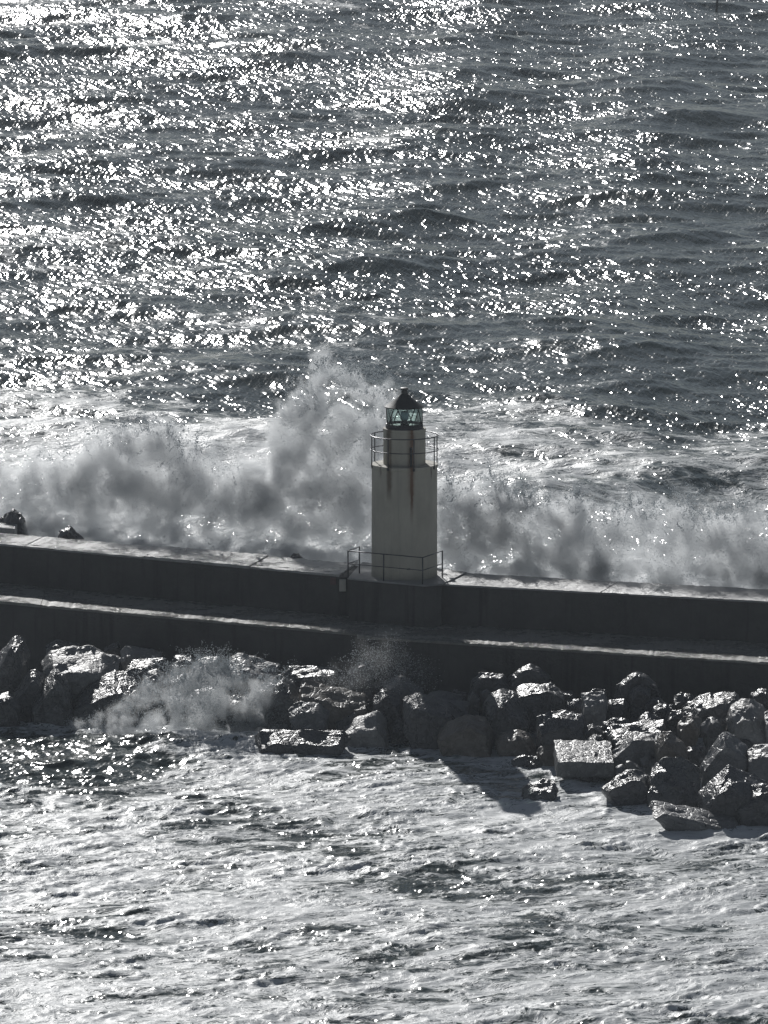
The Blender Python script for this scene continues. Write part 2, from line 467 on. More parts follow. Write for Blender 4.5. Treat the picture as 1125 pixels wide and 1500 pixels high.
SHORE = [(-100, 1058), (0, 1060), (100, 1058), (250, 1078), (375, 1095), (515, 1088), (570, 1080), (650, 1098), (720, 1102), (800, 1120), (880, 1168), (950, 1176), (1040, 1205), (1125, 1203), (1300, 1215)]
def build_harbour():
    xs = np.concatenate([[-3000, -1000, -300, -120, -60, -35, -24], np.arange(-16.5, 16.51, 0.07), [24, 35, 60, 120, 300, 1000, 3000]])
    ss = np.concatenate([[-4000, -1500, -600, -250, -150, -110, -90], np.arange(-76, -0.01, 0.125), [0.0]])
    S, X = np.meshgrid(ss, xs, indexing='ij')
    Y = wall_y(X) + S
    gs = np.gradient(ss)[:, None] * np.ones_like(X)
    gx = np.gradient(xs)[None, :] * np.ones_like(X)
    spacing = np.maximum(gs * 0.8, gx)
    cs = comps([9, 5], 5, lambda l: 0.035, 0.5, 103, -math.pi / 2 + 0.35)
    cs += comps([2.0, 1.2], 9, lambda l: 0.05, 0.55, 105, -math.pi / 2 + 0.35)
    cs += comps([0.8, 0.5, 0.35], 9, lambda l: 0.045, 0.75, 109, -math.pi / 2 + 0.3)
    X2, Y2, Z = gerstner(X, Y, cs, spacing, 0.9, np.clip(-S / 3.0, 0.2, 1))
    inner_ = ((np.abs(X) < 20) & (S > -80)).astype(float)
    wx = 1.4 * (value_noise(X, Y, 2.4, 2.4, 301, 3) - 0.5); wy = 1.4 * (value_noise(X, Y, 2.4, 2.4, 311, 3) - 0.5)
    th = R(24)
    U = (X + wx) * math.cos(th) + (Y + wy) * math.sin(th); V = -(X + wx) * math.sin(th) + (Y + wy) * math.cos(th)
    for su, sv, amp, seed in ((1.9, 0.60, 0.085, 177), (0.95, 0.30, 0.05, 187)):
        n = value_noise(U, V, su, sv, seed, 3)
        ridge = np.clip(1 - np.abs(2 * n - 1) / 0.30, 0, 1) ** 1.6
        br = sstep(value_noise(X, Y, 1.9, 1.5, seed + 40, 3), 0.42, 0.62)
        Z += inner_ * amp * ridge * br
    Z += inner_ * 0.06 * (value_noise(X, Y, 0.9, 0.8, 197, 3) - 0.5)
    # heaped water where the splash runs back at the left rocks
    c = at(265, 1095, 0)
    hp = np.exp(-(((X - c.x) / 3.4) ** 2 + ((Y - c.y) / 3.2) ** 2))
    Z += hp * (0.16 + 0.8 * (value_noise(X, Y, 1.1, 1.0, 190, 4) - 0.42))
    a = value_noise(X, Y, 5.0, 4.0, 121, 4)
    sp_ = [at(px_, py_, 0.0) for px_, py_ in SHORE]
    Ysh = np.interp(X, [p.x for p in sp_], [p.y for p in sp_])
    collar = np.exp(-((Y - Ysh + 0.4) / 1.3) ** 2)
    Z += inner_ * 0.16 * collar * (value_noise(X, Y, 0.7, 0.7, 411, 3) - 0.2)
    c2 = at(110, 1130, 0)
    hole = np.exp(-(((X - c2.x) / 4.6) ** 2 + ((Y - c2.y) / 8.0) ** 2))
    foam = 0.61 + 0.012 * np.clip(X, -15, 15) / 5 + 0.40 * (a - 0.5) - 0.21 * hole + 0.10 * collar + 0.06 * hp
    foam += 0.25 * np.clip(Z, -0.3, 0.3) * 0.4
    grid_obj('harbour_water', X2, Y2, Z, foam, M_HARB)

build_sea()
build_harbour()

# ---------------------------------------------------------------- salt haze
def build_haze():
    t = NT('salt_haze')
    v = t.n('ShaderNodeVolumePrincipled', {'Color': rgb(0.86, 0.93, 1.0), 'Density': 0.00016, 'Anisotropy': 0.15})
    v.inputs['Density Attribute'].default_value = ''
    t.link(v.outputs[0], t.out.inputs['Volume'])
    bm = bmesh.new(); box(bm, (0, 5000, 21.0), 20000, 21000, 52.0)
    o = bm_obj('haze', bm, t.m)
    o['kind'] = 'stuff'
build_haze()

# ---------------------------------------------------------------- sea wall and quay
def lerp_pts(tab, z, xs): return [P(x, tab, z) for x in xs]
def strip_slab(name, near, far, z0, z1, mat, parent, rough=0.02, seed=0):
    """slab between two polylines with a worn, uneven rim"""
    r = random.Random(seed)
    bm = bmesh.new()
    n = len(near)
    zj = 0.25 if mat == M_TOPR else 0.8
    top_n = [bm.verts.new((p.x + r.uniform(-rough, rough), p.y + r.uniform(-rough, rough) * 2, z1 + r.uniform(-rough, rough) * zj)) for p in near]
    top_f = [bm.verts.new((p.x, p.y + r.uniform(-rough, rough) * 3, z1 + r.uniform(-rough, rough) * zj)) for p in far]
    bot_n = [bm.verts.new((p.x, p.y, z0)) for p in near]
    bot_f = [bm.verts.new((p.x, p.y, z0)) for p in far]
    for i in range(n - 1):
        bm.faces.new((top_n[i], top_n[i + 1], top_f[i + 1], top_f[i]))
        bm.faces.new((bot_n[i], bot_f[i], bot_f[i + 1], bot_n[i + 1]))
        bm.faces.new((bot_n[i], bot_n[i + 1], top_n[i + 1], top_n[i]))
        bm.faces.new((bot_f[i], top_f[i], top_f[i + 1], bot_f[i + 1]))
    bm.faces.new((bot_n[0], top_n[0], top_f[0], bot_f[0]))
    bm.faces.new((bot_n[-1], bot_f[-1], top_f[-1], top_n[-1]))
    return bm_obj(name, bm, mat, parent)

wall = thing('sea_wall', (0, 0, 0), 'long dark concrete sea wall carrying the lighthouse, with a wet shining top', 'sea wall')
def band(tn, tf, z0, z1, xs):
    n = [P(x, tn, H) for x in xs]; f = [P(x, tf, H) for x in xs]
    return n, f
# body under the slabs
bm = bmesh.new()
polyN = [P(x, NEAR_L, H) for x in (-700, 0, 495, 508)] + [P(x, NEAR_R, H) for x in (640, 1125, 1700)]
polyF = [P(x, FAR_L, H) for x in (-700, 0, 495)] + [P(x, FAR_R, H) for x in (640, 1125, 1700)]
inset = 0.03
poly = [(p.x, p.y + inset) for p in polyN] + [(p.x, p.y - inset) for p in polyF[::-1]]
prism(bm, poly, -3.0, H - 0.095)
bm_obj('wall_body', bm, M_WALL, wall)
def slabs(tn, tf, cuts, mat, seed, lip):
    for i, (a, b) in enumerate(zip(cuts, cuts[1:])):
        # joints run square to the wall, which is oblique to the view: shift far ends
        g = 0.9
        n = max(4, int((b - a) / 6))
        xs = [a + g + (b - a - 2 * g) * k / n for k in range(n + 1)]
        near = [P(x, tn, H) for x in xs]
        far = [P(x + lip, tf, H) for x in xs]
        k0 = 0.16
        mid = [p.lerp(q, k0) for p, q in zip(near, far)]
        mid2 = [p.lerp(q, k0 + 0.025) for p, q in zip(near, far)]
        dz = random.Random(seed + i).uniform(-0.025, 0.02)
        strip_slab('coping_strip', near, mid, H - 0.09, H + dz, mat, wall, 0.02, seed + i)
        strip_slab('coping_slab', mid2, far, H - 0.09, H + dz * 1.2 - 0.01, mat, wall, 0.025, seed + 50 + i)
slabs(NEAR_L, FAR_L, [-700, -420, -150, 35, 209, 366, 497], M_TOP, 11, 28)
slabs(NEAR_R, FAR_R, [648, 880, 1200, 1500, 1700], M_TOPR, 31, 26)

kb = [at(-60, 772, H), at(22, 778.5, H), at(26, 769, H), at(-60, 761, H)]
bm = bmesh.new(); prism(bm, [(p.x, p.y) for p in kb], H - 0.6, H + 0.10)
bmesh.ops.bevel(bm, geom=list(bm.edges), offset=0.03, segments=1, affect='EDGES')
bm_obj('raised_block', bm, M_TOP, wall)

# tower platform
plat = [at(509, 847.5, H), at(562, 852.5, H), at(622, 858, H), at(648, 856, H), at(684, 838.5, H), at(640, 833, H), at(530, 824, H)]
bm = bmesh.new(); prism(bm, [(p.x, p.y) for p in plat], H - 0.035, PL_Z)
bmesh.ops.bevel(bm, geom=[e for e in bm.edges], offset=0.012, segments=1, affect='EDGES')
bm_obj('tower_platform', bm, M_TOPR, wall)
bm = bmesh.new()
bp = [at(511, 848.0, H), at(562, 853, H), at(621, 858.2, H), at(646, 857, H), at(650, 848, H), at(530, 838, H)]
prism(bm, [(p.x, p.y + 0.04) for p in bp], -3.0, H - 0.038)
bm_obj('tower_buttress', bm, M_WALL, wall)

quay = thing('quay', (0, 0, 0), 'low dark quay with a bright wet edge running below the sea wall', 'quay')
qn = [P(x, QN_L, ZQ) for x in (-700, -300, 0, 250, 520)] + [P(x, QN_R, ZQ) for x in (560, 670, 900, 1125, 1400, 1700)]
qf = [Vector((p.x, float(wall_y(p.x)) - 0.6, ZQ)) for p in qn]
bm = bmesh.new()
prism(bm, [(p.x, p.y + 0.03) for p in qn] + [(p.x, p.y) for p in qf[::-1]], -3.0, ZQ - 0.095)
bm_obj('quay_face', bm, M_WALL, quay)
cuts = [-700, -420, -180, 60, 300, 523]
def deck(cuts, tab, seed):
    for i, (a, b) in enumerate(zip(cuts, cuts[1:])):
        n = max(4, int((b - a) / 5))
        xs = [a + 0.4 + (b - a - 0.8) * k / n for k in range(n + 1)]
        near = [P(x, tab, ZQ) for x in xs]
        far = [Vector((p.x, float(wall_y(p.x)) - 0.9, ZQ)) for p in near]
        strip_slab('deck_slab', near, far, ZQ - 0.09, ZQ + random.Random(seed + i).uniform(-0.02, 0.02), M_DECK, quay, 0.022, seed + i)
deck(cuts, QN_L, 60)
deck([523, 670, 900, 1130, 1400, 1700], QN_R, 80)

# ---------------------------------------------------------------- lighthouse
TX, TY = at(592.5, 851, H)[0], at(592.5, 851, H)[1] + 1.225
lh = thing('lighthouse', (TX, TY, PL_Z), 'small round off-white lighthouse with rust streaks and a dark glazed lantern', 'lighthouse')
SH = 4.2
bm = bmesh.new()
lathe(bm, [(0, 0.0), (1.235, 0.0), (1.225, 0.05), (1.22, SH - 0.14), (1.245, SH - 0.12), (1.245, SH - 0.01), (1.235, SH), (0, SH)], 72)
o = bm_obj('shaft', bm, M_TOWER, lh, True)
o.data.set_sharp_from_angle(angle=R(30))
DH = 1.34
bm = bmesh.new()
lathe(bm, [(0, SH + 0.003), (0.785, SH + 0.003), (0.785, SH + DH - 0.1), (0.80, SH + DH - 0.09), (0.80, SH + DH - 0.015), (0.79, SH + DH), (0, SH + DH)], 64)
o = bm_obj('lantern_drum', bm, M_TOWER, lh, True)
o.data.set_sharp_from_angle(angle=R(30))
LB = SH + DH
bm = bmesh.new()
lathe(bm, [(0, LB + 0.003), (0.70, LB + 0.003), (0.70, LB + 0.06), (0.685, LB + 0.17), (0.66, LB + 0.18), (0.64, LB + 0.10), (0, LB + 0.10)], 64)
bm_obj('lantern_base', bm, M_IRON, lh, True).data.set_sharp_from_angle(angle=R(30))
G0, G1, GR = LB + 0.17, LB + 0.80, 0.665
# triangular panes between slanting glazing bars
NF = 5
def gp(ang, z, r=GR): return Vector((r * math.sin(ang), -r * math.cos(ang), z))
nodes = []
for k in range(NF):
    nodes.append((R(-30 + 72 * k), G1)); nodes.append((R(6 + 72 * k), G0))
dl = R(6.5)
for i in range(2 * NF):
    (a0, z0), (a1, z1) = nodes[i], nodes[(i + 1) % (2 * NF)]
    if a1 < a0: a1 += 2 * math.pi
    bm = bmesh.new()
    n = 5
    tube(bm, [gp(a0 + dl + (a1 - a0 - 2 * dl) * k / n, z0 + (z1 - z0) * k / n) for k in range(n + 1)], 0.019, 6)
    bm_obj('glazing_bar', bm, M_IRON, lh, True)
    # pane with its base on node i's neighbours and its tip at node i
    (ap, zp) = nodes[i]
    other = G0 if zp == G1 else G1
    n = 8
    bm = bmesh.new()
    rows = []
    for s in range(n + 1):
        f = s / n
        half = R(36) * f * 0.985 + dl * (1 - f) * 0.6
        rows.append([bm.verts.new(gp(ap - half + 2 * half * k / 8, zp + (other - zp) * f, GR - 0.012)) for k in range(9)])
    for A, B in zip(rows, rows[1:]):
        for k in range(8): bm.faces.new((A[k], A[k + 1], B[k + 1], B[k]))
    bm_obj('pane', bm, M_GLASS, lh, True)
bm = bmesh.new()
lathe(bm, [(0.60, G1 - 0.02), (0.70, G1 - 0.03), (0.735, G1 - 0.02), (0.735, G1 + 0.01), (0.60, G1 + 0.09), (0.44, G1 + 0.20), (0.28, G1 + 0.335), (0.17, G1 + 0.44), (0.13, G1 + 0.485), (0.0, G1 + 0.485)], 64)
bm_obj('lantern_roof', bm, M_ROOF, lh, True).data.set_sharp_from_angle(angle=R(40))
bm = bmesh.new()
lathe(bm, [(0, G1 + 0.487), (0.125, G1 + 0.487), (0.118, G1 + 0.60), (0.14, G1 + 0.63), (0.145, G1 + 0.70), (0.10, G1 + 0.715), (0, G1 + 0.715)], 32)
bm_obj('roof_vent', bm, M_ROOF, lh, True).data.set_sharp_from_angle(angle=R(40))
bm = bmesh.new()
lathe(bm, [(0, LB + 0.10), (0.16, LB + 0.10), (0.13, LB + 0.24), (0.10, LB + 0.26), (0.10, LB + 0.30), (0, LB + 0.30)], 24)
ped = bm_obj('lamp_pedestal', bm, M_IRON, lh, True)
bm = bmesh.new()
lathe(bm, [(0, LB + 0.30), (0.13, LB + 0.30), (0.16, LB + 0.36), (0.165, LB + 0.46), (0.15, LB + 0.56), (0.12, LB + 0.62), (0, LB + 0.64)], 24)
bm_obj('lens', bm, M_LENS, lh, True)
# conduit on the drum
bm = bmesh.new()
ca = R(17.5)
q = Vector((0.80 * math.sin(ca), -0.80 * math.cos(ca), 0))
box(bm, (q.x, q.y, SH + 0.36), 0.085, 0.07, 0.70, Matrix.Rotation(ca, 3, 'Z'))
bmesh.ops.bevel(bm, geom=list(bm.edges), offset=0.012, segments=1, affect='EDGES')
bm_obj('conduit_box', bm, M_IRON, lh)
# small dark vent low on the shaft
bm = bmesh.new()
va = R(7)
box(bm, (1.225 * math.sin(va), -1.225 * math.cos(va), 0.42), 0.13, 0.03, 0.05, Matrix.Rotation(va, 3, 'Z'))
bm_obj('vent_slot', bm, M_IRON, lh)
# gallery railing
RR = 1.262
gal = bmesh.new()
def ring(z, r=0.019):
    bm = bmesh.new()
    tube(bm, [(RR * math.sin(2 * math.pi * k / 72), -RR * math.cos(2 * math.pi * k / 72), z) for k in range(72)], r, 8, True)
    return bm
gal.free()
gr = bm_obj('gallery_rail', ring(SH + 1.07, 0.021), M_RAIL, lh, True)
bm_obj('gallery_rail', ring(SH + 0.54), M_RAIL, lh, True)
for k in range(8):
    a = R(16 + 45 * k)
    p = Vector((RR * math.sin(a), -RR * math.cos(a), 0))
    bm = bmesh.new()
    tube(bm, [(p.x, p.y, SH - 0.13), (p.x, p.y, SH + 1.07)], 0.021, 8)
    po = bm_obj('gallery_post', bm, M_RAIL, lh, True)
    bm = bmesh.new()
    b2 = Vector((1.245 * math.sin(a), -1.245 * math.cos(a), SH - 0.07))
    box(bm, b2, 0.08, 0.05, 0.08, Matrix.Rotation(a, 3, 'Z'))
    bm_obj('bracket', bm, M_IRON, po)

# railing round the foot
posts = [at(526.5, 841, H), at(509.8, 847, H), at(562, 851.8, H), at(619, 857, H), at(648, 847, H)]
rl = thing('guard_railing', (posts[2].x, posts[2].y, PL_Z), 'thin grey two-bar guard railing round the foot of the lighthouse', 'railing')
loc = Vector(rl.location)
for p in posts:
    bm = bmesh.new()
    a = Vector((p.x, p.y + 0.04, PL_Z - 0.05)) - loc
    tube(bm, [a, a + Vector((0, 0, 1.07))], 0.026, 8)
    bm_obj('post', bm, M_RAIL, rl, True)
for hgt, rad in ((1.0, 0.02), (0.52, 0.016)):
    for p, q in zip(posts, posts[1:]):
        bm = bmesh.new()
        a = Vector((p.x, p.y + 0.04, PL_Z + hgt)) - loc; b = Vector((q.x, q.y + 0.04, PL_Z + hgt)) - loc
        tube(bm, [a, b], rad, 8)
        bm_obj('rail', bm, M_RAIL, rl, True)

# small fittings on the wall beside the tower
def wall_face_y(px):   # y of the wall face under the photo column px
    return P(px, NEAR_L, H).y
def fitting(name, px, py, w, h, d, mat, label, cat, lidmat=None):
    y = wall_face_y(px)
    c = at_y(px, py, y)
    t_ = thing(name, (c.x, c.y, c.z - h / 2), label, cat)
    bm = bmesh.new(); box(bm, (0, -d / 2 + 0.02, h / 2), w, d, h)
    bmesh.ops.bevel(bm, geom=list(bm.edges), offset=0.012, segments=1, affect='EDGES')
    bm_obj('case', bm, mat, t_)
    bm = bmesh.new(); box(bm, (0, -d + 0.005, h / 2), w * 0.8, 0.03, h * 0.8)
    bm_obj('cover', bm, lidmat or mat, t_)
fitting('electric_cabinet', 502, 857, 0.25, 0.44, 0.16, M_PLATE, 'pale narrow electric cabinet on the dark wall just left of the lighthouse', 'cabinet')
fitting('junction_box', 488, 851, 0.22, 0.26, 0.12, M_RED, 'dull reddish junction box on the wall left of the pale cabinet', 'junction box')

# ---------------------------------------------------------------- rocks
QEDGE = [(x, interp(x, QN_L)) for x in (-300, 0, 520)] + [(x, interp(x, QN_R)) for x in (670, 1125, 1500)]
rock_count = 0
def hull_rock(name, outline, Ymid, thick, mat, seed, drop=0.5, rough=0.05, tiltk=None):
    """boulder whose widest section follows OUTLINE (photo positions) at the distance Ymid"""
    r = random.Random(seed)
    pts = [at_y(x, y, Ymid) for x, y in outline]
    zmin = min(p.z for p in pts); zmax = max(p.z for p in pts)
    c = sum(pts, Vector()) / len(pts)
    hh = zmax - zmin
    tilt = r.uniform(0.12, 0.38) if tiltk is None else tiltk
    fall = min(tilt * thick, 0.55 * hh)
    allp = []
    for p in pts:
        up = (p.z - zmin) / max(hh, 1e-3)
        # widest section, towards the back; its top is the far rim of the sloping top
        q = p.copy(); q.y = Ymid + thick * r.uniform(0.15, 0.35)
        allp.append(q)
        # back
        k = r.uniform(0.6, 0.9)
        b = c + (p - c) * k; b.y = Ymid + thick * r.uniform(0.42, 0.55); b.z = min(b.z, p.z - 0.1 * hh)
        allp.append(b)
        # front: sides drawn in, top lower
        k = r.uniform(0.68, 0.96)
        f = Vector((c.x + (p.x - c.x) * k, Ymid - thick * r.uniform(0.38, 0.55), p.z))
        if up > 0.45: f.z = p.z - fall * r.uniform(0.7, 1.25)
        allp.append(f)
        if up < 0.4:
            for s_ in (q, b, f):
                allp.append(s_ + Vector((0, 0, -drop * r.uniform(0.7, 1.0))))
    base = Vector((c.x, Ymid, zmin - drop))
    bm = bmesh.new()
    vs = [bm.verts.new(p - base) for p in allp]
    res = bmesh.ops.convex_hull(bm, input=vs)
    junk = [g for g in res['geom_interior'] if isinstance(g, bmesh.types.BMVert)] + [g for g in res['geom_unused'] if isinstance(g, bmesh.types.BMVert)]
    bmesh.ops.delete(bm, geom=list(set(junk)), context='VERTS')
    bmesh.ops.dissolve_limit(bm, angle_limit=R(14), verts=list(bm.verts), edges=list(bm.edges))
    size = max(p.x for p in pts) - min(p.x for p in pts)
    bmesh.ops.bevel(bm, geom=list(bm.edges), offset=min(0.035, size * 0.03), segments=1, affect='EDGES', clamp_overlap=True)
    bmesh.ops.triangulate(bm, faces=list(bm.faces))
    for _ in range(3):
        long = [e for e in bm.edges if e.calc_length() > 0.16]
        if not long or len(bm.faces) > 2500: break
        bmesh.ops.subdivide_edges(bm, edges=long, cuts=1)
        bmesh.ops.triangulate(bm, faces=[f for f in bm.faces if len(f.verts) > 3])
    bm.normal_update()
    off = Vector((seed * 3.7, seed * 1.3, seed * 0.7))
    for v in bm.verts:
        n = mnoise.fractal(v.co * 1.6 + off, 0.8, 2.0, 4) * rough * 1.0
        n += (mnoise.cell(v.co * 2.6 + off) - 0.5) * rough * 0.5
        n += mnoise.noise(v.co * 7.0 + off) * rough * 0.45
        v.co += v.normal * n
    o = bm_obj(name, bm, mat, None, True)
    o.location = base
    o.data.set_sharp_from_angle(angle=R(24))
    return o
def rock(outline, label, mat=M_RDARK, thick=None, rough=0.06, name='boulder', group='boulders heaped below the quay', dY=0.0):
    global rock_count
    rock_count += 1
    xs = [p[0] for p in outline]; ys = [p[1] for p in outline]
    xc, yb = (min(xs) + max(xs)) / 2, max(ys)
    ytop = interp(xc, QEDGE) + (ZQ - 1.6) * 40
    ysh = interp(xc, SHORE)
    t = min(1.6, max(0.12, (yb - ytop) / max(20.0, ysh - ytop)))
    yy = ytop + t * (ysh - ytop); zz = max(0.06, 1.6 * (1 - t) + 0.06) if t < 1.12 else -0.12
    Y = at(xc, yy, zz).y
    w = (max(xs) - min(xs)) * Y / FOC
    h = (max(ys) - yb + (yb - min(ys))) * Y / FOC
    th = thick or 0.95 * math.sqrt(max(0.05, w * h)) * (1.3 if mat in (M_RSPARK, M_RPALE) else 1.0)
    Ym = Y + th * 0.25 + dY
    # stay clear of the quay face
    face = at(xc, interp(xc, QEDGE), ZQ).y
    Ym = min(Ym, face - th * 0.45)
    o = hull_rock(name, outline, Ym, th, mat, rock_count * 7 + 1, 0.6, rough, random.Random(rock_count).uniform(0.2, 0.34) if mat in (M_RSPARK, M_RPALE) else None)
    tag(o, label, 'boulder' if name == 'boulder' else name.replace('_', ' '), group)
    return o
D_, G_, P_, B_, S_ = M_RDARK, M_RGREY, M_RPALE, M_RBROWN, M_RSPARK
